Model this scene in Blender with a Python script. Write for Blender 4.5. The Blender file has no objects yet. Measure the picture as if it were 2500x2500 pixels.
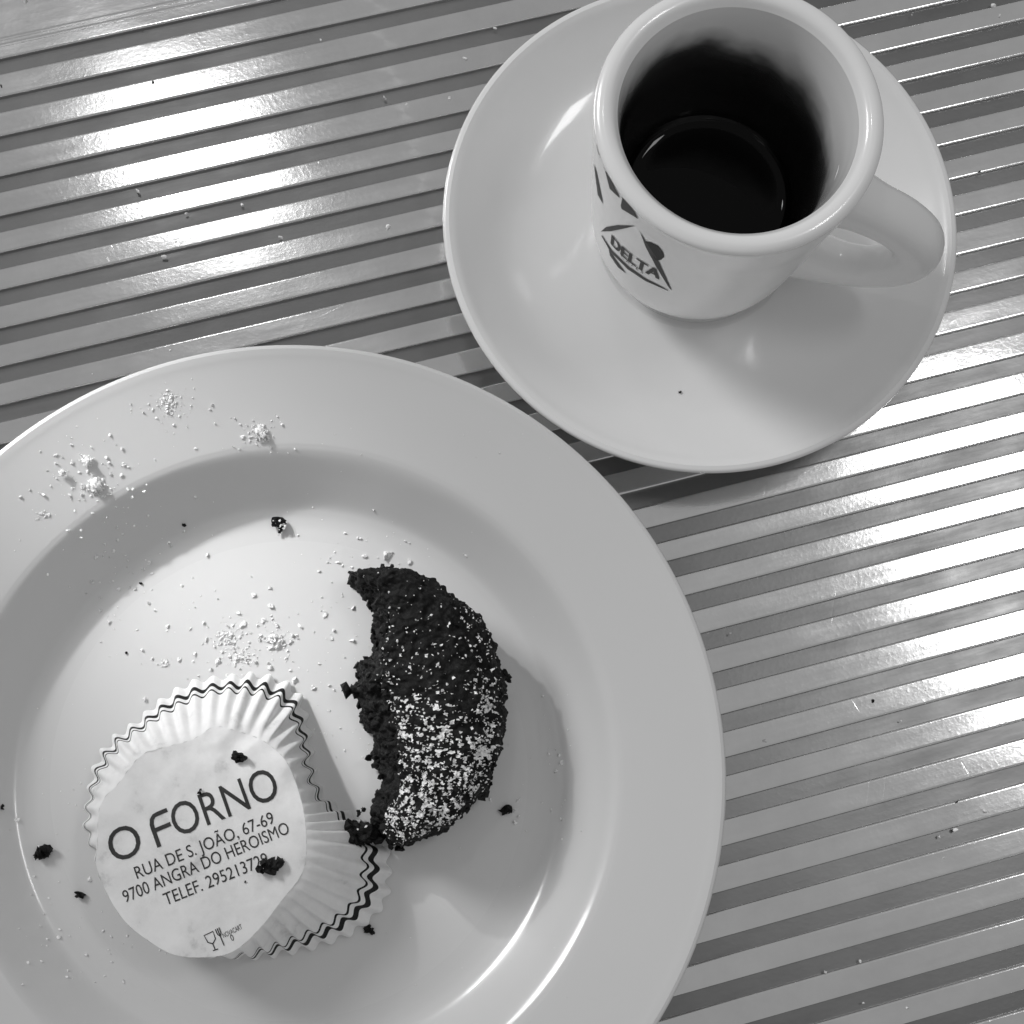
import bpy, bmesh, math, random
from mathutils import Vector, Matrix, noise
random.seed(7)
U = 0.01                                   # everything below is written in centimetres
scene = bpy.context.scene
COL = scene.collection

# ------------------------------------------------------------------ camera
F_PX, TILT, ROLL, DIST = 4200.0, 0.2128, 0.2352, 40.1422
CAM = Vector((0, -DIST*math.sin(TILT), DIST*math.cos(TILT)))
FWD = Vector((0, math.sin(TILT), -math.cos(TILT)))
_r0 = Vector((1, 0, 0)); _u0 = _r0.cross(FWD)
RIGHT = math.cos(ROLL)*_r0 + math.sin(ROLL)*_u0
UP = -math.sin(ROLL)*_r0 + math.cos(ROLL)*_u0
cd = bpy.data.cameras.new('camera')
cam = bpy.data.objects.new('camera', cd); COL.objects.link(cam)
m = Matrix.Identity(4)
for i in range(3):
    m[i][0] = RIGHT[i]; m[i][1] = UP[i]; m[i][2] = -FWD[i]; m[i][3] = CAM[i]*U
cam.matrix_world = m
cd.sensor_fit = 'HORIZONTAL'; cd.sensor_width = 36.0
cd.lens = 36.0*F_PX/2500.0
cd.clip_start = 0.01; cd.clip_end = 50
scene.camera = cam

# ------------------------------------------------------------------ light
w = bpy.data.worlds.new('World'); scene.world = w; w.use_nodes = True
w.node_tree.nodes['Background'].inputs[0].default_value = (1, 1, 1, 1)
w.node_tree.nodes['Background'].inputs[1].default_value = 0.265

def area(name, loc, target, sx, sy, power, spread=180):
    d = bpy.data.lights.new(name, 'AREA'); d.shape = 'RECTANGLE'
    d.size = sx*U; d.size_y = sy*U; d.energy = power; d.spread = math.radians(spread)
    o = bpy.data.objects.new(name, d); COL.objects.link(o)
    o.location = Vector(loc)*U
    dirv = (Vector(target)-Vector(loc)).normalized()
    o.rotation_euler = dirv.to_track_quat('-Z', 'Y').to_euler()
    return o
area('pendant_lamp_back', (-41, 57, 130), (0, 0, 0), 9, 5, 0.36)
area('pendant_lamp_side', (50, 36, 130), (0, 0, 0), 30, 12, 1.4)
area('window_light', (-96, 36, 62), (-8.0, 0.5, 0.6), 44, 44, 0.27, 24)
def spot(name, target, az, el, dist, radius, power, soft):
    d = bpy.data.lights.new(name, 'SPOT'); d.energy = power; d.shadow_soft_size = soft*U
    d.spot_size = 2*math.atan(radius/dist); d.spot_blend = 1.0
    a, e = math.radians(az), math.radians(el)
    dv = Vector((math.cos(e)*math.cos(a), math.cos(e)*math.sin(a), math.sin(e)))
    o = bpy.data.objects.new(name, d); COL.objects.link(o)
    o.location = (Vector(target)+dv*dist)*U
    o.rotation_euler = (-dv).to_track_quat('-Z', 'Y').to_euler()
spot('added_pool_spot', (-6.0, -3.2, 0.6), 148, 31, 120, 5.0, 56, 2.5)  # added spot, not a real fixture: makes the bright pool in the plate well

scene.view_settings.view_transform = 'Standard'
scene.view_settings.look = 'None'
scene.view_settings.exposure = 0.17
scene.view_settings.gamma = 1.0
scene.view_settings.use_curve_mapping = False

# ------------------------------------------------------------------ helpers
def tag(o, label=None, cat=None, group=None, kind=None):
    if label: o['label'] = label
    if cat: o['category'] = cat
    if group: o['group'] = group
    if kind: o['kind'] = kind
    return o
def empty(name, loc=(0, 0, 0)):
    o = bpy.data.objects.new(name, None); o.empty_display_size = 0.01
    o.location = Vector(loc)*U; COL.objects.link(o); return o
def mesh_obj(name, verts, faces, mat, parent=None, smooth=True, origin=(0, 0, 0)):
    """verts in cm, world coordinates; the object's origin is put at origin"""
    og = Vector(origin)
    me = bpy.data.meshes.new(name)
    me.from_pydata([(Vector(v)-og)*U for v in verts], [], faces)
    me.update()
    if smooth: me.polygons.foreach_set('use_smooth', [True]*len(me.polygons))
    me.materials.append(mat)
    o = bpy.data.objects.new(name, me); COL.objects.link(o)
    if parent:
        o.parent = parent; o.location = og*U-Vector(parent.location) if parent.parent is None else (og*U-Vector(parent.location)-Vector(parent.parent.location))
    else: o.location = og*U
    return o
def ray(px, py):
    return (FWD+RIGHT*((px-1250)/F_PX)-UP*((py-1250)/F_PX)).normalized()
def unproj(px, py, z):
    d = ray(px, py); t = (z-CAM.z)/d.z
    return CAM+d*t
def on_surface(px, py, h):
    z = 1.0
    for _ in range(14): 
        p = unproj(px, py, z); z = 0.5*z+0.5*h(p.x, p.y)
    p = unproj(px, py, z); return Vector((p.x, p.y, h(p.x, p.y)))
def catmull(pts, n, closed=False):
    pts = [Vector(p) for p in pts]; out = []
    N = len(pts); segs = N if closed else N-1
    for i in range(segs):
        if closed: p0, p1, p2, p3 = pts[i-1], pts[i], pts[(i+1) % N], pts[(i+2) % N]
        else:
            p1, p2 = pts[i], pts[i+1]
            p0 = pts[i-1] if i else p1*2-p2
            p3 = pts[i+2] if i+2 < N else p2*2-p1
        for k in range(n):
            t = k/n
            out.append(0.5*((2*p1)+(p2-p0)*t+(2*p0-5*p1+4*p2-p3)*t*t+(3*p1-p0-3*p2+p3)*t**3))
    if not closed: out.append(pts[-1])
    return out
def resample(pts, n, closed=False):
    P = list(pts)+([pts[0]] if closed else [])
    L = [0]
    for a, b in zip(P, P[1:]): L.append(L[-1]+(b-a).length)
    out = []; j = 0
    for i in range(n):
        s = L[-1]*i/(n if closed else n-1)
        while j < len(L)-2 and L[j+1] < s: j += 1
        d = L[j+1]-L[j]
        out.append(P[j].lerp(P[j+1], (s-L[j])/d if d > 1e-9 else 0))
    return out
def lathe(profile, cx, cy, seg=224, wob=0.0):
    verts, faces = [], []
    rows = len(profile)
    for (r, z) in profile:
        for k in range(seg):
            a = 2*math.pi*k/seg
            rr = r
            verts.append((cx+rr*math.cos(a), cy+rr*math.sin(a), z))
    for i in range(rows-1):
        for k in range(seg):
            k2 = (k+1) % seg
            faces.append((i*seg+k, i*seg+k2, (i+1)*seg+k2, (i+1)*seg+k))
    return verts, faces
def prof(pts, n=6):
    return [(max(p.x, 0.0005), p.y) for p in catmull([(a, b, 0) for a, b in pts], n)]
def prof_height(pr):
    def h(r):
        for (r0, z0), (r1, z1) in zip(pr, pr[1:]):
            if r0 <= r <= r1: return z0+(z1-z0)*(r-r0)/max(r1-r0, 1e-6)
        return 0.0
    return h

# ------------------------------------------------------------------ materials
def mat(name, col=0.5, rough=0.5, metal=0.0, spec=0.5, coat=0.0, coat_rough=0.05):
    m = bpy.data.materials.new(name); m.use_nodes = True
    b = m.node_tree.nodes['Principled BSDF']
    b.inputs['Base Color'].default_value = (col, col, col, 1)
    b.inputs['Roughness'].default_value = rough
    b.inputs['Metallic'].default_value = metal
    b.inputs['Specular IOR Level'].default_value = spec
    b.inputs['Coat Weight'].default_value = coat
    b.inputs['Coat Roughness'].default_value = coat_rough
    return m, m.node_tree, b
def nd(nt, typ, **kw):
    n = nt.nodes.new(typ)
    for k, v in kw.items(): setattr(n, k, v)
    return n
def math_node(nt, op, a, b=None, clamp=False):
    n = nd(nt, 'ShaderNodeMath', operation=op); n.use_clamp = clamp
    for i, v in enumerate((a, b)):
        if v is None: continue
        if isinstance(v, (int, float)): n.inputs[i].default_value = v
        else: nt.links.new(v, n.inputs[i])
    return n.outputs[0]
def noise_tex(nt, vec, scale, detail=4, rough=0.6):
    n = nd(nt, 'ShaderNodeTexNoise'); n.inputs['Scale'].default_value = scale
    n.inputs['Detail'].default_value = detail; n.inputs['Roughness'].default_value = rough
    if vec is not None: nt.links.new(vec, n.inputs['Vector'])
    return n.outputs['Fac']
def ramp(nt, fac, stops):
    r = nd(nt, 'ShaderNodeValToRGB')
    e = r.color_ramp.elements
    e[0].position, e[0].color = stops[0][0], (stops[0][1],)*3+(1,)
    e[1].position, e[1].color = stops[-1][0], (stops[-1][1],)*3+(1,)
    for p, c in stops[1:-1]:
        x = e.new(p); x.color = (c, c, c, 1)
    nt.links.new(fac, r.inputs[0]); return r.outputs['Color']
def bump(nt, b, height, strength, dist):
    n = nd(nt, 'ShaderNodeBump'); n.inputs['Strength'].default_value = strength
    n.inputs['Distance'].default_value = dist
    nt.links.new(height, n.inputs['Height']); nt.links.new(n.outputs[0], b.inputs['Normal'])
    return n
def mapping(nt, scale=(1, 1, 1), rot=(0, 0, 0), out='Object'):
    tc = nd(nt, 'ShaderNodeTexCoord'); mp = nd(nt, 'ShaderNodeMapping')
    mp.inputs['Scale'].default_value = scale; mp.inputs['Rotation'].default_value = rot
    nt.links.new(tc.outputs[out], mp.inputs['Vector']); return mp.outputs[0]

def metal_mat(name, base, rlo, rhi):
    m, nt, b = mat(name, base, 0.3, 1.0)
    gx = nd(nt, 'ShaderNodeNewGeometry').outputs['Position']
    mp = nd(nt, 'ShaderNodeMapping'); mp.vector_type = 'TEXTURE'
    mp.inputs['Rotation'].default_value = (0, 0, PHI)
    mp.inputs['Scale'].default_value = (0.05, 0.006, 0.02)      # stretched along the slats
    nt.links.new(gx, mp.inputs['Vector'])
    streak = noise_tex(nt, mp.outputs[0], 3.0, 6, 0.65)
    smear = noise_tex(nt, gx, 55, 4, 0.6)
    ro = ramp(nt, math_node(nt, 'ADD', math_node(nt, 'MULTIPLY', streak, 0.5), math_node(nt, 'MULTIPLY', smear, 0.5)), [(0.35, rlo), (0.65, rhi)])
    nt.links.new(ro, b.inputs['Roughness'])
    fine = noise_tex(nt, mp.outputs[0], 9.0, 8, 0.7)
    ding = noise_tex(nt, gx, 900, 2, 0.5)
    ding = math_node(nt, 'POWER', ding, 3.0)
    hgt = math_node(nt, 'ADD', math_node(nt, 'MULTIPLY', fine, 0.22), math_node(nt, 'MULTIPLY', ding, 0.6))
    for rz, sc_, th in ((PHI+1.15, (0.02, 0.0009, 0.02), 0.70), (PHI+0.25, (0.03, 0.0008, 0.02), 0.71), (PHI-1.3, (0.012, 0.0007, 0.02), 0.72)):
        mq = nd(nt, 'ShaderNodeMapping'); mq.vector_type = 'TEXTURE'
        mq.inputs['Rotation'].default_value = (0, 0, rz); mq.inputs['Scale'].default_value = sc_
        nt.links.new(gx, mq.inputs['Vector'])
        scr = math_node(nt, 'MULTIPLY', math_node(nt, 'SUBTRACT', noise_tex(nt, mq.outputs[0], 1.0, 2, .5), th+.02), 4.0, True)
        hgt = math_node(nt, 'SUBTRACT', hgt, scr)
    bump(nt, b, hgt, 0.06, 0.0004)
    c = ramp(nt, noise_tex(nt, gx, 30, 5, 0.7), [(0.3, base*0.9), (0.7, base*1.06)])
    nt.links.new(c, b.inputs['Base Color'])
    b.inputs['Anisotropic'].default_value = 0.4
    return m
PHI = 0.4902
M_SLAT = metal_mat('brushed_metal', 0.88, 0.10, 0.165)
M_GROOVE = metal_mat('groove_metal', 0.24, 0.28, 0.40)

def ceramic(name, base=0.80, worn=None):
    m, nt, b = mat(name, base, 0.22, 0.0, 0.5, 0.6, 0.06)
    g = nd(nt, 'ShaderNodeNewGeometry').outputs['Position']
    c = ramp(nt, noise_tex(nt, g, 60, 5, 0.6), [(0.2, base*0.985), (0.8, base*1.0)])
    nt.links.new(c, b.inputs['Base Color'])
    r = ramp(nt, noise_tex(nt, g, 120, 4, 0.6), [(0.2, 0.20), (0.8, 0.27)])
    nt.links.new(r, b.inputs['Roughness'])
    if worn:                                # the well is dulled by cutlery
        d_ = nd(nt, 'ShaderNodeVectorMath', operation='DISTANCE'); nt.links.new(g, d_.inputs[0])
        d_.inputs[1].default_value = (worn[0]*U, worn[1]*U, 0.006)
        wr = ramp(nt, math_node(nt, 'MULTIPLY', d_.outputs['Value'], 10.0), [(0.50, 0.42), (0.56, 0.09)])
        nt.links.new(wr, b.inputs['Coat Roughness'])
    bump(nt, b, noise_tex(nt, g, 70, 2, 0.5), 0.05, 0.001)
    return m
M_PLATE = ceramic('plate_glaze', 0.67, (-3.418, -7.066))
M_SAUCER = ceramic('saucer_glaze', 0.84)
M_CUP = ceramic('cup_glaze', 0.90)

# ================================================================== table
P0, PITCH, GW = 13.8301, 0.9361, 0.39
NV = Vector((-math.sin(PHI), math.cos(PHI), 0)); TV = Vector((math.cos(PHI), math.sin(PHI), 0))
Lpx = [143, 236, 332, 430, 527, 621, 708, 800, 894, 987, 1081]
Rpx = [43, 131, 222, 310, 400, 492, 584, 675, 768, 865, 961, 1056, 1147, 1240, 1341, 1443, 1548, 1654, 1758, 1865, 1973, 2083, 2193, 2307, 2417]
q = {}
for k in range(-1, 36):
    v = []
    if 0 <= k < len(Lpx): v.append(unproj(0, Lpx[k], 0).dot(NV))
    if 0 <= k-5 < len(Rpx): v.append(unproj(2500, Rpx[k-5], 0).dot(NV))
    q[k] = sum(v)/len(v) if v else P0-PITCH*k
table = empty('table', (0, 0, 0))
tag(table, 'ribbed metal cafe table top under the plate and saucer', 'table')
HL = 30.0
GZ = -0.11
tb = [TV*sx*HL+NV*y+Vector((0, 0, z)) for z in (GZ-0.4, GZ) for sx, y in ((-1, -24), (1, -24), (1, 22), (-1, 22))]
mesh_obj('table_sheet', tb, [(3, 2, 1, 0), (4, 5, 6, 7), (0, 1, 5, 4), (1, 2, 6, 5), (2, 3, 7, 6), (3, 0, 4, 7)], M_GROOVE, table, False)
def slat(name, n0, n1, ridges=()):
    r = 0.045
    sec = [(n0, GZ+0.002)]
    sec += [(n0+r-r*math.cos(a), -r+r*math.sin(a)) for a in (0, .4, .8, 1.2, math.pi/2)]
    sec += [(n0+r+.012, 0)]
    for c in ridges:
        sec += [(c-0.05, 0), (c-0.02, -0.025), (c+0.02, -0.025), (c+0.05, 0)]
    sec += [(n1-r-.012, 0)]
    sec += [(n1-r+r*math.cos(a), -r+r*math.sin(a)) for a in (math.pi/2, 1.2, .8, .4, 0)]
    sec += [(n1, GZ+0.002)]
    xs = [-HL]+[-17+2.0*k for k in range(18)]+[HL]
    sd = random.uniform(0, 500); t0 = random.uniform(-.003, .003); nm = (n0+n1)/2
    verts, faces = [], []
    ns = len(sec)
    for x in xs:
        tl = t0+.004*noise.noise(Vector((x*.16, sd, 0))); bz = .004*noise.noise(Vector((x*.12, sd, 5)))
        for (n, z) in sec: verts.append(TV*x+NV*n+Vector((0, 0, z if z < -.1 else z-.006+bz+tl*max(-.4, min(.4, n-nm)))))
    for i in range(len(xs)-1):
        for j in range(ns-1):
            faces.append((i*ns+j, (i+1)*ns+j, (i+1)*ns+j+1, i*ns+j+1))
    faces.append(tuple(range(ns))); faces.append(tuple(reversed(range((len(xs)-1)*ns, len(xs)*ns))))
    o = mesh_obj(name, verts, faces, M_SLAT, table)
    o.data.set_sharp_from_angle(angle=math.radians(25)) if hasattr(o.data, 'set_sharp_from_angle') else None
    return o
slat('border_slat', q[0], q[0]+7.5, (q[0]+0.34, q[0]+0.50))
for k in range(1, 34):
    slat('slat', q[k], q[k-1]-GW)

# ================================================================== plate
PX, PY = -3.418, -7.066
pl_pts = [(0, .70), (1.5, .69), (3, .655), (4.2, .60), (5.0, .545), (5.4, .52), (5.65, .515), (5.9, .55), (6.15, .66), (6.6, 1.04), (6.95, 1.36), (7.12, 1.49), (7.25, 1.55), (7.45, 1.60), (8.4, 1.80), (9.05, 1.935), (9.25, 1.985), (9.38, 2.01)]
pl_top = prof(pl_pts, 6)
pl_under = prof([(9.38, 2.01), (9.46, 1.98), (9.45, 1.92), (9.2, 1.78), (8.2, 1.45), (7.2, 1.1), (6.6, .55), (6.2, .22), (6.0, .0), (5.7, .0), (5.6, .2), (3, .35), (0, .4)], 5)
hp = prof_height(pl_top)
def plate_h(x, y): return hp(math.hypot(x-PX, y-PY))
plate = empty('plate', (PX, PY, 0))
tag(plate, 'large white ceramic plate with raised rim at the lower left', 'plate')
v, f = lathe(pl_top, PX, PY); mesh_obj('plate_face', v, f, M_PLATE, plate, origin=(PX, PY, 0))
v, f = lathe(pl_under, PX, PY); mesh_obj('underside', v, f, M_PLATE, plate, origin=(PX, PY, 0))

# ================================================================== saucer
SX, SY = 2.705, 7.377
sc_pts = [(0, .72), (1.9, .72), (2.12, .74), (2.28, .82), (2.45, .84), (3.4, .85), (4.1, .92), (4.6, 1.08), (5.1, 1.36), (5.5, 1.62), (5.72, 1.80), (5.86, 1.88)]
sc_top = prof(sc_pts, 6)
sc_under = prof([(5.86, 1.88), (5.97, 1.85), (6.0, 1.76), (5.9, 1.62), (5.3, 1.2), (4.6, .75), (3.8, .5), (3.25, .35), (3.15, .0), (2.9, .0), (2.8, .3), (1.5, .35), (0, .35)], 5)
hs = prof_height(sc_top)
def saucer_h(x, y): return hs(math.hypot(x-SX, y-SY))
saucer = empty('saucer', (SX, SY, 0))
tag(saucer, 'round white saucer with a thick lip under the coffee cup', 'saucer')
v, f = lathe(sc_top, SX, SY); mesh_obj('saucer_face', v, f, M_SAUCER, saucer, origin=(SX, SY, 0))
v, f = lathe(sc_under, SX, SY); mesh_obj('underside', v, f, M_SAUCER, saucer, origin=(SX, SY, 0))

# ================================================================== cup
CZ = 0.725; RIMZ = 7.5
cup_out = prof([(1.2, CZ+.12), (1.6, CZ+.10), (1.68, CZ), (1.82, CZ), (1.85, CZ+.13), (2.08, CZ+.36), (2.42, CZ+1.2), (2.58, CZ+2.4), (2.70, CZ+3.8), (2.79, CZ+5.0), (2.87, CZ+5.8), (2.91, RIMZ-.24), (2.93, RIMZ-.1), (2.87, RIMZ), (2.72, RIMZ+.05), (2.56, RIMZ+.0), (2.44, RIMZ-.16)], 5)
cup_in = prof([(2.44, RIMZ-.16), (2.37, RIMZ-.5), (2.29, RIMZ-1.1), (2.2, CZ+4.2), (2.02, CZ+3.2), (1.86, CZ+2.4), (1.7, CZ+1.6), (1.4, CZ+.9), (0, CZ+.6)], 6)
SX0, SY0 = SX, SY; SX, SY = SX-0.12, SY-0.03
cup = empty('coffee_cup', (SX, SY, CZ))
tag(cup, 'thick white espresso cup with printed triangle logo standing on the saucer', 'cup')
v, f = lathe(cup_out, SX, SY); mesh_obj('cup_body', v, f, M_CUP, cup, origin=(SX, SY, CZ))
# stained inside
m_in, nt, b = mat('stained_cup_inside', 0.8, 0.15, 0, 0.5, 0.5, 0.05)
g = nd(nt, 'ShaderNodeNewGeometry').outputs['Position']
sep = nd(nt, 'ShaderNodeSeparateXYZ'); nt.links.new(g, sep.inputs[0])
zcm = math_node(nt, 'MULTIPLY', sep.outputs[2], 100)
xcm = math_node(nt, 'SUBTRACT', math_node(nt, 'MULTIPLY', sep.outputs[0], 100), SX)
edge = math_node(nt, 'ADD', 5.7, math_node(nt, 'MULTIPLY', math_node(nt, 'SUBTRACT', noise_tex(nt, g, 70, 3, .5), .5), 1.5))
edge = math_node(nt, 'SUBTRACT', edge, math_node(nt, 'MULTIPLY', xcm, 0.22))
dlt = math_node(nt, 'SUBTRACT', zcm, edge)
fac = math_node(nt, 'ADD', math_node(nt, 'MULTIPLY', dlt, 0.55), 0.5, True)
colr = ramp(nt, fac, [(0.0, 0.014), (0.28, 0.028), (0.44, 0.07), (0.56, 0.22), (0.72, 0.55), (1.0, 0.84)])
nt.links.new(colr, b.inputs['Base Color'])
v, f = lathe(cup_in, SX, SY)
mesh_obj('interior', v, f, m_in, cup, origin=(SX, SY, CZ))
# handle
HAZ = math.radians(-5)
hv = Vector((math.cos(HAZ), math.sin(HAZ), 0)); ht = Vector((-math.sin(HAZ), math.cos(HAZ), 0))
path = [(2.30, 4.75, .70, .98), (2.75, 4.75, .62, .80), (3.3, 4.62, .55, .66), (3.95, 4.40, .54, .60), (4.5, 3.95, .54, .56), (4.74, 3.25, .53, .53), (4.58, 2.45, .50, .48), (4.15, 1.80, .47, .45), (3.6, 1.45, .47, .52), (3.0, 1.32, .50, .70), (2.1, 1.25, .58, .95)]
ctr = catmull([(a, b_, 0) for a, b_, c, d in path], 8); wid = catmull([(c, d, 0) for a, b_, c, d in path], 8)
verts, faces = [], []; NS = 28
for i, (c, wd) in enumerate(zip(ctr, wid)):
    t = (ctr[min(i+1, len(ctr)-1)]-ctr[max(i-1, 0)]).normalized()
    nrm = Vector((-t.y, t.x, 0))
    base = Vector((SX, SY, CZ))+hv*c.x+Vector((0, 0, c.y))
    nn = hv*nrm.x+Vector((0, 0, nrm.y))
    for k in range(NS):
        a = 2*math.pi*k/NS
        ca, sa = math.cos(a), math.sin(a)
        ca = math.copysign(abs(ca)**.85, ca); sa = math.copysign(abs(sa)**.85, sa)
        verts.append(base+ht*(wd.x*ca)+nn*(wd.y*sa))
for i in range(len(ctr)-1):
    for k in range(NS):
        faces.append((i*NS+k, i*NS+(k+1) % NS, (i+1)*NS+(k+1) % NS, (i+1)*NS+k))
mesh_obj('handle', verts, faces, M_CUP, cup, origin=(SX, SY, CZ))
# logo print on the cup wall
M_INKG, _, _ = mat('grey_logo_print', 0.10, 0.6, 0, 0.1)
M_INKD, _, _ = mat('dark_logo_print', 0.012, 0.5, 0, 0.15)
_i0 = next(i for i, (r, z) in enumerate(cup_out) if r > 1.86 and z > CZ+.1); _i1 = max(range(len(cup_out)), key=lambda i: cup_out[i][0])
out_only = cup_out[_i0:_i1+1]
def cup_r(z):
    for (r0, z0), (r1, z1) in zip(out_only, out_only[1:]):
        if z0 <= z <= z1: return r0+(r1-r0)*(z-z0)/max(z1-z0, 1e-6)
    return out_only[-1][0] if z > out_only[-1][1] else out_only[0][0]
def cup_hit(px, py, tries=40):
    d = ray(px, py)
    best = None
    t = (RIMZ-.1-CAM.z)/d.z; t1 = (CZ-CAM.z)/d.z
    prev = None
    for i in range(400):
        tt = t+(t1-t)*i/399
        p = CAM+d*tt
        s = math.hypot(p.x-SX, p.y-SY)-cup_r(p.z)
        if s < 0 and prev is None:               # on the rim: step down to the wall
            return cup_hit(px-1.5, py+2.5, tries-1) if tries else (math.atan2(p.y-SY, p.x-SX), p.z)
        if s < 0 and prev is not None and prev > 0:
            return math.atan2(p.y-SY, p.x-SX), p.z
        if best is None or s < best[0]: best = (s, math.atan2(p.y-SY, p.x-SX), p.z)
        prev = s
    if tries: return cup_hit(px+2, py, tries-1)   # just off the silhouette: step in
    return best[1], best[2]
def cup_pt(a, z, off=0.012):
    r = cup_r(z)+off
    return Vector((SX+r*math.cos(a), SY+r*math.sin(a), z))
def fill(poly):
    """triangulate a 2-D polygon, subdivided so that it can bend"""
    bm = bmesh.new()
    vs = [bm.verts.new((p[0], p[1], 0)) for p in poly]
    bm.faces.new(vs)
    bmesh.ops.triangulate(bm, faces=bm.faces[:])
    for _ in range(2): bmesh.ops.subdivide_edges(bm, edges=bm.edges[:], cuts=1, use_grid_fill=True)
    bmesh.ops.triangulate(bm, faces=bm.faces[:])
    bm.verts.index_update()
    out = [v.co.copy() for v in bm.verts], [tuple(v.index for v in f_.verts) for f_ in bm.faces]
    bm.free(); return out
def logo(name, crop_pts, material):
    dense = []
    for (x0, y0), (x1, y1) in zip(crop_pts, crop_pts[1:]+crop_pts[:1]):
        dense += [(x0+(x1-x0)*k/5, y0+(y1-y0)*k/5) for k in range(5)]
    pts = [cup_hit(1350+x*.2847, 250+y*.2847) for x, y in dense]
    vs, fs = fill(pts)
    return mesh_obj(name, [cup_pt(p.x, p.y) for p in vs], fs, material, cup, origin=(SX, SY, CZ))
def ribbon(pts, wds):
    a, b_ = [], []
    for i, p in enumerate(pts):
        p = Vector((*p, 0)); t = (Vector((*pts[min(i+1, len(pts)-1)], 0))-Vector((*pts[max(i-1, 0)], 0))).normalized()
        n = Vector((-t.y, t.x, 0))*wds[i]
        a.append((p+n)[:2]); b_.append((p-n)[:2])
    return a+b_[::-1]
logo('logo_blade', [(388, 335), (408, 365), (425, 450), (402, 420)], M_INKG)
logo('logo_blade', [(354, 520), (377, 600), (433, 870), (388, 790)], M_INKG)
logo('logo_blade', [(440, 540), (486, 590), (577, 818), (492, 740)], M_INKG)
logo('logo_blade', [(606, 778), (735, 995), (592, 910), (586, 880)], M_INKG)
logo('logo_blade', [(482, 1250), (530, 1330), (630, 1465), (560, 1410), (492, 1310)], M_INKG)
logo('logo_frame', [(415, 1105), (460, 1066), (560, 1050), (710, 1056), (600, 1082), (500, 1102)], M_INKG)
logo('logo_frame', [(745, 1093), (800, 1195), (900, 1340), (1022, 1608), (1000, 1590), (885, 1400), (800, 1240)], M_INKG)
logo('logo_frame', ribbon([(422, 1140), (500, 1270), (650, 1418), (800, 1520), (990, 1610)], (3, 8, 11, 9, 2)), M_INKG)
logo('coffee_bean', [(795, 1188), (850, 1200), (905, 1228), (945, 1280), (957, 1322), (930, 1346), (888, 1352), (855, 1310)], M_INKD)

def text_mesh(s, sub=0.12):
    """flat text of cap height about 1, origin at baseline left"""
    c = bpy.data.curves.new('t', 'FONT'); c.body = s; c.size = 1.0; c.resolution_u = 4
    o = bpy.data.objects.new('t', c); COL.objects.link(o)
    dg = bpy.context.evaluated_depsgraph_get(); dg.update()
    me = bpy.data.meshes.new_from_object(o.evaluated_get(dg))
    bm = bmesh.new(); bm.from_mesh(me)
    bmesh.ops.remove_doubles(bm, verts=bm.verts[:], dist=1e-5)
    bmesh.ops.triangulate(bm, faces=bm.faces[:])
    for _ in range(3):
        es = [e for e in bm.edges if e.calc_length() > sub]
        if not es: break
        bmesh.ops.subdivide_edges(bm, edges=es, cuts=1)
        bmesh.ops.triangulate(bm, faces=bm.faces[:])
    bm.verts.index_update()
    vs = [v.co.copy() for v in bm.verts]; fs = [tuple(v.index for v in f_.verts) for f_ in bm.faces]
    bm.free(); bpy.data.objects.remove(o); bpy.data.curves.remove(c)
    x0 = min(p.x for p in vs); x1 = max(p.x for p in vs)
    return [Vector((p.x-x0, p.y, 0)) for p in vs], fs, x1-x0
CAP = 0.70
def cup_text(name, s, left, right, top, bold=0):
    A = Vector((*cup_hit(1350+left[0]*.2847, 250+left[1]*.2847), 0))
    B = Vector((*cup_hit(1350+right[0]*.2847, 250+right[1]*.2847), 0))
    T = Vector((*cup_hit(1350+top[0]*.2847, 250+top[1]*.2847), 0))
    vs, fs, wd = text_mesh(s, 0.3)
    for k in range(3 if bold else 1):
        ox = (k-1)*0.05 if bold else 0
        ps = [A+(B-A)*((p.x+ox)/wd)+(T-A)*(p.y/CAP) for p in vs]
        if k == 0: allv, allf = [], []
        base = len(allv); allv += [cup_pt(p.x, p.y, 0.014+0.001*k) for p in ps]; allf += [tuple(i+base for i in f_) for f_ in fs]
    return mesh_obj(name, allv, allf, M_INKG, cup, origin=(SX, SY, CZ))
cup_text('logo_lettering', 'DELTA', (502, 1212), (908, 1512), (512, 1135), 1)
cup_text('logo_lettering', 'C A F É S', (585, 1322), (775, 1465), (588, 1300))
# coffee
m_cof, nt, b = mat('black_coffee', 0.001, 0.025, 0, 0.16)
FZ = 3.25
def in_r(z):
    for (r0, z0), (r1, z1) in zip(cup_in, cup_in[1:]):
        if z1 <= z <= z0: return r1+(r0-r1)*(z-z1)/max(z0-z1, 1e-6)
    return 1.8
fr = in_r(FZ)
v, f = lathe(prof([(0, FZ), (fr*.6, FZ), (fr-.30, FZ+.004), (fr-.13, FZ+.03), (fr-.05, FZ+.075), (in_r(FZ+.13)-.004, FZ+.13)], 6), SX, SY, 128)
tag(mesh_obj('coffee', v, f, m_cof, origin=(SX, SY, FZ)), 'black coffee left in the bottom half of the cup', 'coffee')

SX, SY = SX0, SY0
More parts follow.
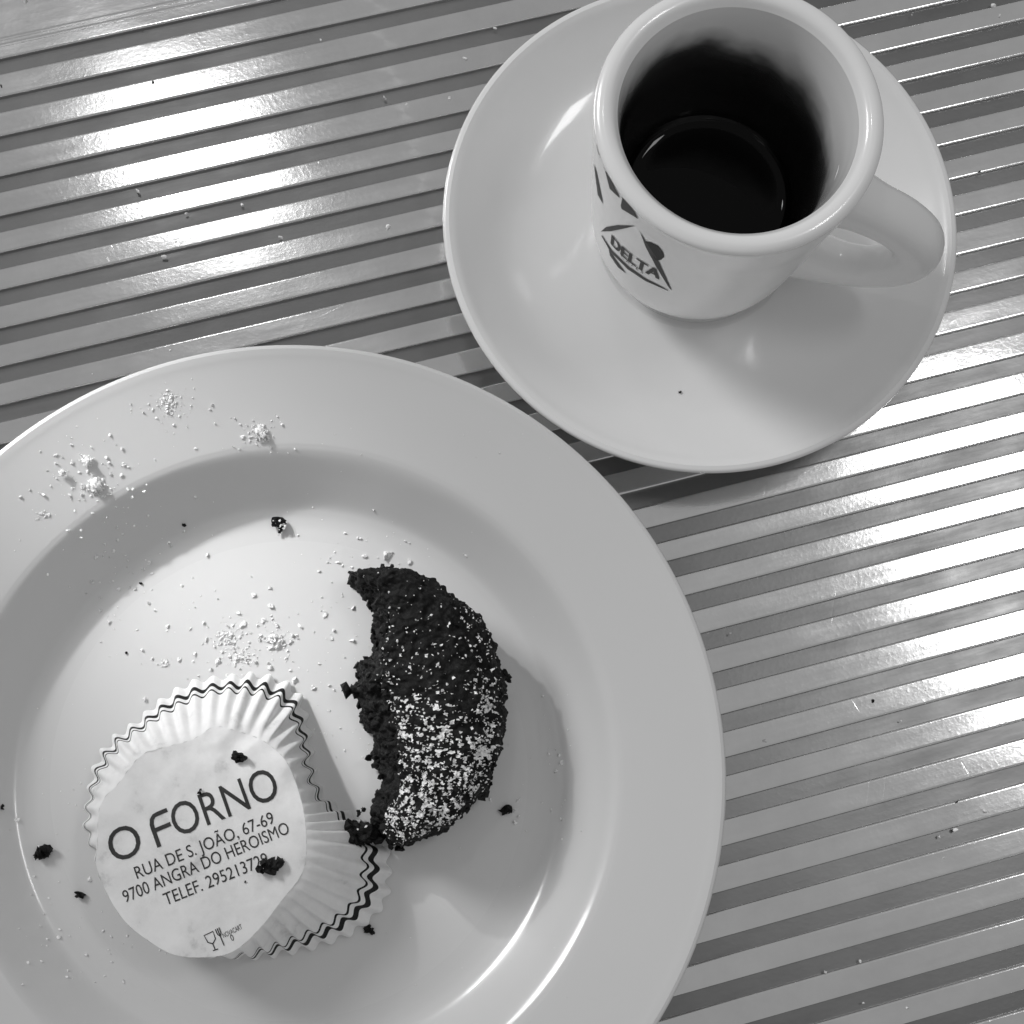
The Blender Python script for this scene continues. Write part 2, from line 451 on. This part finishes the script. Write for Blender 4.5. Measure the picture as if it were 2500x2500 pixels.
# ================================================================== paper case
m_pap, nt, b = mat('baking_paper', 0.82, 0.6, 0, 0.3)
g = nd(nt, 'ShaderNodeNewGeometry').outputs['Position']
n1 = noise_tex(nt, g, 130, 6, 0.65)
n2 = noise_tex(nt, g, 900, 3, 0.6)
c1 = ramp(nt, n1, [(0.26, 0.62), (0.40, 0.88), (0.58, 0.96)])
uv = nd(nt, 'ShaderNodeUVMap'); uv.uv_map = 'UVMap'
sp = nd(nt, 'ShaderNodeSeparateXYZ'); nt.links.new(uv.outputs[0], sp.inputs[0])
def band(lo, hi):
    return math_node(nt, 'MULTIPLY', math_node(nt, 'GREATER_THAN', sp.outputs[1], lo), math_node(nt, 'LESS_THAN', sp.outputs[1], hi))
st = math_node(nt, 'ADD', band(0.685, 0.715), band(0.775, 0.845), True)
mx = nd(nt, 'ShaderNodeMix', data_type='RGBA'); nt.links.new(st, mx.inputs['Factor'])
nt.links.new(c1, mx.inputs['A']); mx.inputs['B'].default_value = (.012, .012, .012, 1)
nt.links.new(mx.outputs['Result'], b.inputs['Base Color'])
b.inputs['Subsurface Weight'].default_value = 0.0
bump(nt, b, math_node(nt, 'ADD', math_node(nt, 'MULTIPLY', n1, .6), math_node(nt, 'MULTIPLY', n2, .3)), 0.35, 0.0006)
tr = nd(nt, 'ShaderNodeBsdfTranslucent'); nt.links.new(mx.outputs['Result'], tr.inputs[0])
ms = nd(nt, 'ShaderNodeMixShader'); ms.inputs[0].default_value = 0.24
outn = nt.nodes['Material Output']
nt.links.new(b.outputs[0], ms.inputs[1]); nt.links.new(tr.outputs[0], ms.inputs[2]); nt.links.new(ms.outputs[0], outn.inputs['Surface'])
M_PAPER = m_pap
M_INK, _, _ = mat('black_print', 0.03, 0.55, 0, 0.3)

DC = unproj(490, 2060, 2.3)
def disc_plane_z(x, y): return 2.15+0.09*(x-DC.x)-0.03*(y-DC.y)
def disc_z(x, y):
    d = Vector(((x-DC.x), (y-DC.y), 0))
    wr = 0.05*noise.noise(Vector((x*.55, y*.55, 3.1)))+0.025*noise.noise(Vector((x*1.3, y*1.3, 7.7)))
    up = max(0, d.y*0.9+0.1*d.x-1.1)                              # crumpled towards the far side
    wr += 0.07*up*(.35-abs(noise.noise(Vector((x*1.2+1, y*1.5, 6)))))
    wr += up*0.10*noise.noise(Vector((x*1.9, y*1.9, 1.4)))-0.12*up*up*0.35
    wr += 0.03*(0.4-abs(noise.noise(Vector((x*.8+2, y*1.1, .3)))))-0.02*abs(noise.noise(Vector((x*2.1, y*1.7+4, 2.2))))
    return disc_plane_z(x, y)+wr
def cr(x, y): return 150+x*.4658, 1600+y*.4658
disc_c = [(188, 1000), (182, 1100), (240, 1250), (330, 1390), (450, 1490), (590, 1568), (750, 1582), (900, 1552), (1040, 1430), (1150, 1290), (1262, 1140), (1283, 1000), (1272, 830), (1232, 680), (1180, 560), (1120, 495), (1030, 435), (900, 392), (800, 375), (690, 440), (560, 478), (420, 525), (300, 670), (205, 785)]
rim_c = [(128, 930), (128, 850), (145, 700), (185, 560), (270, 440), (400, 345), (510, 245), (690, 140), (880, 112), (1040, 105), (1180, 150), (1250, 220), (1300, 400), (1315, 560), (1348, 680), (1395, 755), (1500, 825), (1620, 900), (1700, 1000), (1718, 1120), (1690, 1300), (1560, 1430), (1400, 1505), (1200, 1555), (950, 1582), (700, 1540), (520, 1450), (390, 1330), (280, 1200), (200, 1080)]
def plane_pt(px, py):
    z = 2.2
    for _ in range(10):
        p = unproj(px, py, z); z = disc_plane_z(p.x, p.y)
    return unproj(px, py, z)
disc3 = [plane_pt(*cr(*c)) for c in disc_c]
rim3 = []
for c in rim_c:
    p = on_surface(*cr(*c), plate_h); rim3.append(unproj(*cr(*c), p.z+0.10))
CT = unproj(*cr(800, 930), 1.5)
def by_angle(pts, n):
    cl = resample(catmull(pts, 14, True), 1400, True)
    arr = sorted(((math.atan2(p.y-CT.y, p.x-CT.x), p) for p in cl), key=lambda t: t[0])
    out = []; j = 0
    angs = [a for a, _ in arr]
    import bisect
    for i in range(n):
        a = -math.pi+2*math.pi*i/n
        j = bisect.bisect_left(angs, a) % len(arr)
        a1, p1 = arr[j]; a0, p0 = arr[j-1]
        da = (a1-a0) % (2*math.pi)
        t = ((a-a0) % (2*math.pi))/da if da > 1e-9 else 0
        out.append(p0.lerp(p1, min(max(t, 0), 1)))
    return out
NA = 1100; NR = 22
rimA = by_angle(rim3, NA)
def smooth_loop(a, k, it):
    for _ in range(it):
        a = [(a[i-k]+a[i]*2+a[(i+k) % len(a)])/4 for i in range(len(a))]
    return a
discA = by_angle(disc3, NA); discA = smooth_loop(discA, 2, 4)
rimA = smooth_loop(rimA, 2, 6)
s = 0; arc = [0]
for i in range(NA): s += (rimA[(i+1) % NA]-rimA[i]).length; arc.append(s)
NF = round(s/0.42)
case = empty('paper_baking_case', (DC.x, DC.y, 0.55))
tag(case, 'fluted white paper baking case printed O FORNO, upside down on the plate', 'paper case')
verts, faces, uvv = [], [], []
for j in range(NR+1):
    vv = j/NR
    for i in range(NA):
        d = discA[i]; dd = Vector((d.x, d.y, disc_z(d.x, d.y)))
        r_ = rimA[i]
        e = vv
        p = dd.lerp(r_, e)
        p.z = dd.z+(r_.z-dd.z)*vv**1.35+0.02*noise.noise(Vector((p.x*2, p.y*2, vv*3)))
        tn = (rimA[(i+3) % NA]-rimA[i-3]); nrm = Vector((tn.y, -tn.x, 0)).normalized()
        ph = 2*math.pi*NF*arc[i]/s+0.9*noise.noise(Vector((r_.x*.8, r_.y*.8, 5)))
        amp = 0.09*min(1, .12+vv*1.7)**0.9*(0.75+0.5*noise.noise(Vector((r_.x*.9, r_.y*.9, 9))))
        p += nrm*(amp*math.sin(ph)); p.z += 0.4*amp*math.cos(ph)*min(1, (1-vv)*4+0.3)
        p.z = max(p.z, plate_h(p.x, p.y)+0.02)
        verts.append(p); uvv.append((i/NA, vv))
for j in range(NR):
    for i in range(NA):
        i2 = (i+1) % NA
        faces.append((j*NA+i, j*NA+i2, (j+1)*NA+i2, (j+1)*NA+i))
def add_uv(o, uvs):
    lay = o.data.uv_layers.new(name='UVMap')
    for lp in o.data.loops: lay.data[lp.index].uv = uvs[lp.vertex_index]
sk = mesh_obj('fluted_skirt', verts, faces, M_PAPER, case, origin=(DC.x, DC.y, .55)); add_uv(sk, uvv)
# base disc
verts, faces = [], []; ND = 60
cen = Vector((sum(p.x for p in discA)/NA, sum(p.y for p in discA)/NA, 0))
step = 3; ring = discA[::step]; NB = len(ring)
for j in range(ND+1):
    t = 1-j/ND
    for p in ring:
        x = cen.x+(p.x-cen.x)*t; y = cen.y+(p.y-cen.y)*t
        z = disc_z(x, y)
        if t > .9: z -= 0.0
        verts.append((x, y, z+0.002))
for j in range(ND):
    for i in range(NB):
        i2 = (i+1) % NB
        faces.append((j*NB+i, (j+1)*NB+i, (j+1)*NB+i2, j*NB+i2))
bd = mesh_obj('base_disc', verts, faces, M_PAPER, case, origin=(DC.x, DC.y, .55)); add_uv(bd, [(0, 0)]*len(verts))
# printing
def disc_frame(l, r):
    A = plane_pt(*cr(*l)); B = plane_pt(*cr(*r))
    ax = Vector((B.x-A.x, B.y-A.y, 0)); ay = Vector((-ax.y, ax.x, 0)).normalized()
    return A, ax, ay
def disc_text(name, s, l, r, cap, xoff=0, bold=0.0):
    A, ax, ay = disc_frame(l, r)
    vs, fs, wd = text_mesh(s, 0.35)
    allv, allf = [], []
    reps = [(0, 0)] if not bold else [(dx*bold, dy*bold) for dx, dy in ((-1, 0), (1, 0), (0, 1), (0, -1))]
    for k, (dx, dy) in enumerate(reps):
        base = len(allv)
        for p in vs:
            qx = A+ax*((p.x+dx)/wd)+ay*((p.y+dy)/CAP*cap)
            allv.append((qx.x, qx.y, disc_z(qx.x, qx.y)+0.012+0.0008*k))
        allf += [tuple(i+base for i in f_) for f_ in fs]
    return mesh_obj(name, allv, allf, M_INK, bd, False, origin=(DC.x, DC.y, .55))
K = .4658/102                                      # crop pixels to cm, roughly
disc_text('lettering', 'O', (276, 1094), (436, 1030), .70, bold=.0)
# F with a round shoulder
A, ax, ay = disc_frame((500, 1010), (1128, 746))
axn = ax.normalized()
def strokes(paths, hw, frame, name, material=None, z=0.012):
    o0, ex, ey = frame
    allv, allf = [], []
    for pth in paths:
        poly_l, poly_r = [], []
        for i, p in enumerate(pth):
            p = Vector((*p, 0)); t = (Vector((*pth[min(i+1, len(pth)-1)], 0))-Vector((*pth[max(i-1, 0)], 0))).normalized()
            n = Vector((-t.y, t.x, 0))*hw
            poly_l.append(p+n); poly_r.append(p-n)
        base = len(allv)
        for p in poly_l+poly_r:
            qx = o0+ex*p.x+ey*p.y; allv.append((qx.x, qx.y, disc_z(qx.x, qx.y)+z))
        n_ = len(pth)
        allf += [(base+i, base+i+1, base+n_+i+1, base+n_+i) for i in range(n_-1)]
        z += 0.0008
    return mesh_obj(name, allv, allf, material or M_INK, bd, False, origin=(DC.x, DC.y, .55))
fpath = [(.06, 0), (.06, .2), (.06, .42), (.065, .5), (.10, .6), (.17, .655), (.26, .665), (.40, .665), (.47, .665)]
strokes([fpath, [(.06, .36), (.25, .36), (.44, .36)]], .045, (A, axn, ay), 'lettering')
disc_text('lettering', 'ORNO', (607, 955), (1152, 740), .70)
disc_text('lettering', 'RUA DE S. JOÃO, 67-69', (398, 1172), (1120, 878), .262)
disc_text('lettering', '9700 ANGRA DO HEROISMO', (336, 1298), (1200, 930), .262)
disc_text('lettering', 'TELEF. 295213729', (548, 1312), (1090, 1092), .262)
disc_text('maker_lettering', 'NOVACART', (852, 1482), (950, 1432), .105)
disc_text('maker_lettering', '0', (893, 1498), (908, 1491), .13)
Ag, axg, ayg = disc_frame((795, 1548), (850, 1522)); axg = axg.normalized()
strokes([[(.0, 0), (.11, -.01)], [(.05, 0), (.05, .13)], [(.05, .13), (-.03, .2), (-.05, .36), (.15, .36), (.14, .2), (.05, .13)],
         [(.25, 0), (.25, .2), (.21, .27), (.21, .38)], [(.25, .2), (.29, .27), (.29, .38)], [(.25, .2), (.25, .38)]], .011, (Ag, axg, ayg), 'food_safe_symbol')

# ================================================================== cake
m_cake, nt, b = mat('chocolate_cake', 0.02, 0.55, 0, 0.22)
g = nd(nt, 'ShaderNodeNewGeometry').outputs['Position']
c = ramp(nt, noise_tex(nt, g, 420, 6, .7), [(0.3, 0.0015), (0.5, 0.005), (0.62, 0.014), (0.78, 0.06)])
nt.links.new(c, b.inputs['Base Color'])
bump(nt, b, noise_tex(nt, g, 700, 5, .7), 0.8, 0.0008)
M_CAKE = m_cake
m_sug, nt, b = mat('icing_sugar', 0.92, 0.8, 0, 0.2)
g = nd(nt, 'ShaderNodeNewGeometry').outputs['Position']
nt.links.new(ramp(nt, noise_tex(nt, g, 1400, 3, .6), [(0.30, 0.38), (0.55, 0.94)]), b.inputs['Base Color'])
M_SUGAR = m_sug

def rock(verts, faces, c, r, seed, flat=1.0, sub=1, jit=.5):
    rnd = random.Random(seed)
    bm = bmesh.new(); bmesh.ops.create_icosphere(bm, subdivisions=sub, radius=1)
    rot = Matrix.Rotation(rnd.random()*6.28, 3, Vector((rnd.random()-.5, rnd.random()-.5, rnd.random()-.5)).normalized())
    st = Vector((1+rnd.uniform(-.4, .8), 1+rnd.uniform(-.4, .4), 1+rnd.uniform(-.4, .3)))
    base = len(verts)
    bm.verts.index_update()
    for v_ in bm.verts:
        p = v_.co.copy(); k = 1+rnd.uniform(-jit, jit)
        p = rot @ Vector((p.x*st.x*k, p.y*st.y*k, p.z*st.z*k)); p.z *= flat
        verts.append(Vector(c)+p*r)
    faces += [tuple(base+v_.index for v_ in f_.verts) for f_ in bm.faces]
    bm.free()

L_px = [(850, 1414), (886, 1458), (906, 1472), (912, 1537), (912, 1585), (882, 1629), (870, 1669), (850, 1690), (874, 1712), (880, 1749), (902, 1788), (912, 1848), (930, 1904), (912, 1948), (908, 1988), (920, 2030), (965, 2062)]
R_px = [(856, 1403), (892, 1394), (939, 1394), (990, 1398), (1035, 1414), (1083, 1442), (1131, 1474), (1167, 1509), (1194, 1553), (1214, 1605), (1230, 1661), (1230, 1720), (1230, 1788), (1216, 1848), (1196, 1908), (1151, 1968), (1111, 2004), (1059, 2035), (1003, 2056), (975, 2064)]
NU, NW = 360, 230
Lw = resample(catmull([unproj(x, y, .75) for x, y in L_px], 8), NU)
Rw = resample(catmull([unproj(x, y, 1.45) for x, y in R_px], 8), NU)
sec = resample([Vector(p) for p in catmull([(.06, 0.02, 0), (.0, .25, 0), (.05, .75, 0), (.13, 1.2, 0), (.20, 1.6, 0), (.27, 1.78, 0), (.45, 1.93, 0), (.65, 1.98, 0), (.80, 1.88, 0), (.88, 1.66, 0), (.945, 1.55, 0), (1.0, 1.15, 0), (.985, .7, 0), (.92, .25, 0), (.86, .02, 0)], 10)], NW)
verts, faces = [], []
FLOORZ = 0.55
for i in range(NU):
    a = Lw[i].copy(); b_ = Rw[i].copy(); a.z = b_.z = 0
    t = i/(NU-1)
    hs_ = min(1.0, 0.42+1.1*math.sin(math.pi*min(1, max(0, t*.94+.03)))**0.75)
    wd = (b_-a).length
    for s_ in sec:
        p = a.lerp(b_, s_.x); z = FLOORZ+s_.y*hs_
        verts.append(Vector((p.x, p.y, z)))
for i in range(NU-1):
    for j in range(NW-1):
        faces.append((i*NW+j, (i+1)*NW+j, (i+1)*NW+j+1, i*NW+j+1))
    faces.append((i*NW+NW-1, (i+1)*NW+NW-1, (i+1)*NW, i*NW))
faces.append(tuple(range(NW))[::-1]); faces.append(tuple((NU-1)*NW+j for j in range(NW)))
# crumbly surface
tmp = bpy.data.meshes.new('tmp'); tmp.from_pydata(verts, [], faces); tmp.update()
nor = [v_.normal.copy() for v_ in tmp.vertices]; bpy.data.meshes.remove(tmp)
disp = []
for idx, (p, n) in enumerate(zip(verts, nor)):
    j = idx % NW; cr_ = j/NW
    rough = 1.0 if cr_ < .40 else (.62 if cr_ < .72 else .85)
    d = 0.10*noise.noise(p*2.1)+0.10*rough*noise.noise(p*4.7+Vector((3, 1, 2)))+0.075*rough*noise.noise(p*9.5)
    vd = noise.voronoi(p*5.5)[0]; d += 0.075*rough*(0.35-vd[0])
    vd = noise.voronoi(p*13)[0]; d += 0.05*rough*(0.35-vd[0])
    if cr_ < .36: d -= 0.22*max(0, noise.noise(p*3.3+Vector((9, 2, 5)))-.12)
    q_ = p+n*d
    q_.z = max(q_.z, FLOORZ-0.0)
    disp.append(q_)
cake = empty('chocolate_muffin', (disp[NU//2*NW].x+1, disp[NU//2*NW].y, FLOORZ))
tag(cake, 'half-eaten dark chocolate muffin dusted with icing sugar on the plate', 'muffin')
CO = Vector(cake.location)/U
mesh_obj('crumb_body', disp, faces, M_CAKE, cake, origin=CO)
rv, rf = [], []
rnd = random.Random(3)
for k in range(330):
    i = rnd.randrange(2, NU-2)
    u_ = rnd.random()
    j = int(NW*(rnd.uniform(.0, .36) if u_ < .6 else rnd.uniform(.66, .97) if u_ < .85 else rnd.uniform(.3, .7)))
    rock(rv, rf, disp[i*NW+min(j, NW-1)], rnd.choice((.025, .04, .05, .07)), k, 1, 1)
for (x, y, r) in ((1236, 1655, .10), (1243, 1662, .06), (845, 1685, .10), (838, 1682, .06), (1185, 1938, .09), (1173, 1945, .08), (975, 2072, .10), (1060, 2032, .08), (862, 1412, .12), (905, 1775, .09), (915, 1850, .08), (900, 1850, .06)):
    rock(rv, rf, unproj(x, y, 1.2), r, int(x+y), 1, 1)
mesh_obj('loose_crumbs', rv, rf, M_CAKE, cake, False, origin=CO)['kind'] = 'stuff'
# sugar on the top: thin broken patches of powder that follow the crust, and single grains
sv, sf = [], []; keep = {}
def sugar_vert(i, j):
    k = i*NW+j
    if k not in keep:
        keep[k] = len(sv); p = disp[k]
        sv.append(p+Vector((rnd.uniform(-.022, .022), rnd.uniform(-.022, .022), .006+rnd.uniform(0, .03))))
    return keep[k]
def sugar_density(p, t, c_):
    dn = min(1, max(0, (t-.22)/.45))**1.1
    if t > .95: dn *= .6
    dn *= max(0, 1-max(0, abs(c_-.51)-.115)/.06)
    return dn*(.75+.7*noise.noise(Vector((p.x*1.3, p.y*1.3, 8))))
for i in range(6, NU-4):
    for j in range(int(NW*.34), int(NW*.69)):
        p = disp[i*NW+j]; dn = sugar_density(p, i/NU, j/NW)
        if dn <= .02: continue
        mk = .55*noise.noise(Vector((p.x*7, p.y*7, 4)))+.6*noise.noise(Vector((p.x*15, p.y*15, 1)))+rnd.uniform(-.10, .10)
        if mk > .62-.62*dn:
            sf.append((sugar_vert(i, j), sugar_vert(i+1, j), sugar_vert(i+1, j+1), sugar_vert(i, j+1)))
for k in range(2600):
    i = rnd.randrange(6, NU-6); j = int(NW*rnd.uniform(.33, .72)); p = disp[i*NW+j]
    if rnd.random() > .12+.8*sugar_density(p, i/NU, j/NW): continue
    if i/NU < .2 and rnd.random() < .7: continue
    rock(sv, sf, p+Vector((0, 0, .012)), rnd.choice((.008, .010, .013, .018, .024)), k, .7)
mesh_obj('icing_sugar', sv, sf, M_SUGAR, cake, False, origin=CO)['kind'] = 'stuff'

# ================================================================== crumbs (each one a thing)
def crumb(name, label, px, py, size, h, mat_=None, n=5, stretch=(1, 0), sugar=0, lift=0.0, cat='crumb', group=None):
    p = on_surface(px, py, h)
    rnd = random.Random(int(px*7+py))
    vs, fs = [], []
    dirv = (RIGHT*stretch[0]+UP*stretch[1]); dirv.z = 0
    for k in range(n):
        off = Vector((rnd.uniform(-.5, .5), rnd.uniform(-.5, .5), rnd.uniform(0, .35)))*size+dirv*rnd.uniform(-.5, .5)*size
        if n == 1: off = Vector((0, 0, 0))
        rock(vs, fs, p+off+Vector((0, 0, size*.4+lift)), size*(rnd.uniform(.35, .6) if n > 1 else .6), k+int(px), .9, 2)
    zmin = min(v_.z for v_ in vs)
    o = tag(mesh_obj(name, vs, fs, mat_ or M_CAKE, None, False, origin=p), label, cat, group)
    if sugar:
        v2, f2 = [], []
        for k in range(sugar):
            s0 = vs[rnd.randrange(len(vs))]
            if s0.z < p.z+size*.4: continue
            rock(v2, f2, s0+Vector((0, 0, .01)), rnd.uniform(.012, .03), k, .7)
        if v2: mesh_obj('sugar_coat', v2, f2, M_SUGAR, o, False, origin=p)
    return o
def case_h(x, y): return disc_z(x, y)+0.01
G1 = 'dark cake crumbs'
crumb('cake_crumb', 'large dark crumb near the left edge beside the paper case', 107, 2080, .20, plate_h, n=7, sugar=6, group=G1)
crumb('cake_crumb', 'smooth oval dark crumb just left of the paper case', 199, 2184, .13, plate_h, n=2, group=G1)
crumb('cake_crumb', 'sugar-speckled crumb alone in the upper plate well', 680, 1281, .17, plate_h, n=7, sugar=40, group=G1)
crumb('cake_crumb', 'tiny dark crumb at the left border of the bright plate well', 345, 1428, .06, plate_h, n=2, group=G1)
crumb('cake_crumb', 'tiny round dark speck above the paper case', 308, 1594, .045, plate_h, n=1, group=G1)
crumb('cake_crumb', 'tiny speck in the shaded upper left of the plate well', 450, 1282, .045, plate_h, n=1, group=G1)
crumb('cake_crumb', 'dark crumb just below the right end of the muffin', 1231, 1982, .15, plate_h, n=6, group=G1)
crumb('cake_crumb', 'elongated dark crumb at the lower right of the paper case', 903, 2272, .11, plate_h, n=6, stretch=(1.2, -1.3), group=G1)
crumb('cake_crumb', 'square dark crumb on the paper above the last O', 586, 1848, .16, case_h, n=5, group=G1)
crumb('cake_crumb', 'wide dark crumb on the paper at the end of the telephone number', 662, 2112, .19, case_h, n=9, stretch=(1.6, .3), group=G1)
crumb('cake_crumb', 'small dark crumb above the R on the paper case', 491, 1936, .07, case_h, n=3, stretch=(.3, -1), group=G1)
crumb('cake_crumb', 'minute dark speck below the telephone number on the paper', 599, 2153, .035, case_h, n=1, group=G1)
crumb('cake_crumb', 'dark flake poking up behind the paper rim beside the muffin', 884, 1985, .10, plate_h, n=3, stretch=(.4, 1), lift=.7, group=G1)
crumb('muffin_chunk', 'dark moist muffin chunk stuck on the striped paper rim', 878, 2038, .34, plate_h, n=16, sugar=5, lift=.55, group=G1)
crumb('cake_crumb', 'lone dark speck on the saucer below the cup', 1661, 957, .05, saucer_h, n=2, group=G1)
crumb('cake_crumb', 'dark speck at the left picture edge on the plate', 4, 1972, .07, plate_h, n=2, group=G1)
def slat_top(x, y): return 0.0
for (x, y, lb) in ((373, 201, 'dark speck on the metal table near the upper left corner'), (2390, 422, 'dark speck on a slat edge right of the saucer'), (2132, 1711, 'dark splinter on the table slats right of the plate'), (2334, 1957, 'dark pinhead speck on the table at the lower right'), (3, 211, 'dark speck on the table at the far left edge')):
    crumb('table_speck', lb, x, y, .045, slat_top, n=2, cat='speck', group='dark specks on the table')

# sugar scattered on the plate: clumps one can tell apart, and dust
def clump(px, py, size, n, spread, label):
    n = int(n*2.2); size *= .95
    vs, fs = [], []; rnd = random.Random(int(px))
    p0 = on_surface(px, py, plate_h)
    for k in range(n):
        dx, dy = rnd.gauss(0, spread), rnd.gauss(0, spread)
        p = on_surface(px+dx*100, py+dy*100, plate_h)
        r = size*rnd.uniform(.3, 1)*max(.3, 1-math.hypot(dx, dy)/(2.5*spread))
        rock(vs, fs, p+Vector((0, 0, r*.45+max(0, .10-math.hypot(dx, dy)*.4)*(size > .06))), r, k, .7, 1)
    tag(mesh_obj('sugar_clump', vs, fs, M_SUGAR, None, False, origin=p0), label, 'sugar', 'clumps of icing sugar on the plate')
clump(235, 1187, .10, 60, .11, 'largest white sugar clump on the upper left plate rim')
clump(213, 1128, .09, 34, .08, 'tall narrow sugar clump just above the largest one')
clump(155, 1157, .07, 16, .05, 'small sugar clump left of the largest one')
clump(410, 982, .05, 40, .16, 'loose sugar patch highest on the plate rim')
clump(637, 1060, .075, 44, .14, 'sugar clump on the plate rim above the well, second from the right end')
clump(103, 1258, .045, 14, .11, 'little sugar clump low on the left plate rim')
clump(672, 1564, .065, 34, .14, 'sugar clump above the right shoulder of the paper case')
clump(555, 1560, .06, 34, .18, 'sugar clump above the top of the paper case')
clump(590, 1605, .06, 26, .20, 'sugar clump closest to the top of the paper case')
clump(403, 1620, .06, 12, .06, 'small sugar clump above the left shoulder of the paper case')
vs, fs = [], []; rnd = random.Random(21)
def dust(px, py, r):
    p = on_surface(px, py, plate_h); rock(vs, fs, p+Vector((0, 0, r*.4)), r, rnd.randrange(10**6), .7, 1)
for k in range(90): dust(rnd.gauss(225, 75), rnd.gauss(1160, 60), rnd.choice((.012, .018, .025, .035)))
for k in range(45): dust(rnd.gauss(410, 60), rnd.gauss(985, 45), rnd.choice((.012, .018, .028)))
for k in range(40): dust(rnd.gauss(640, 70), rnd.gauss(1060, 30), rnd.choice((.012, .018, .028)))
for k in range(70): dust(rnd.gauss(310, 90), rnd.gauss(1390, 70), rnd.choice((.012, .018, .028, .04)))
for k in range(130): dust(rnd.gauss(610, 110), rnd.gauss(1570, 60), rnd.choice((.012, .018, .028, .045)))
for k in range(60): dust(rnd.gauss(900, 90), rnd.gauss(1380, 60), rnd.choice((.012, .018, .03)))
for k in range(28): dust(rnd.gauss(1320, 60), rnd.gauss(1880, 80), rnd.choice((.014, .02, .035)))
for k in range(60): dust(rnd.uniform(20, 420), rnd.uniform(1900, 2420), rnd.choice((.012, .018, .028)))
for k in range(50): dust(rnd.uniform(760, 900), rnd.uniform(1450, 1850), rnd.choice((.010, .014, .022)))
for k in range(160): dust(rnd.uniform(20, 1400), rnd.uniform(1000, 2450), rnd.choice((.008, .010, .014)))
for x, y, r in ((943, 1357, .09), (890, 1358, .06), (1000, 1372, .05), (720, 1660, .06), (355, 1708, .06), (805, 1674, .05), (1266, 1993, .05), (1255, 1978, .06), (1257, 2008, .045), (40, 2002, .05), (220, 2147, .045), (145, 2288, .05), (1197, 1952, .05)):
    dust(x, y, r)
tag(mesh_obj('sugar_dust', vs, fs, M_SUGAR, None, False), 'fine icing sugar dust sprinkled over the plate', 'sugar', kind='stuff')
vs, fs = [], []
for x, y, r in ((344, 68, .04), (62, 2, .08), (1209, 70, .05), (1135, 143, .07), (1098, 240, .05), (940, 240, .05), (783, 98, .04), (745, 314, .05), (337, 466, .06), (160, 486, .05), (455, 522, .04), (430, 590, .03), (685, 580, .06), (947, 553, .06), (400, 627, .06), (592, 500, .04), (2404, 1981, .07), (2332, 2026, .06), (2293, 2042, .04), (2378, 2058, .04), (2304, 2095, .04), (2215, 2462, .05), (2100, 2347, .03), (2015, 2373, .03), (2108, 2448, .03), (1782, 1547, .05), (1865, 1808, .05), (2425, 14, .06), (2226, 37, .04), (2440, 40, .04), (2260, 1685, .05), (2200, 1760, .04)):
    r *= .75; p = unproj(x, y, 0); rock(vs, fs, p+Vector((0, 0, r*.4)), r, int(x+y), .8, 1)
tag(mesh_obj('sugar_grains', vs, fs, M_SUGAR, None, False), 'stray sugar grains lying on the metal table', 'sugar', kind='stuff')
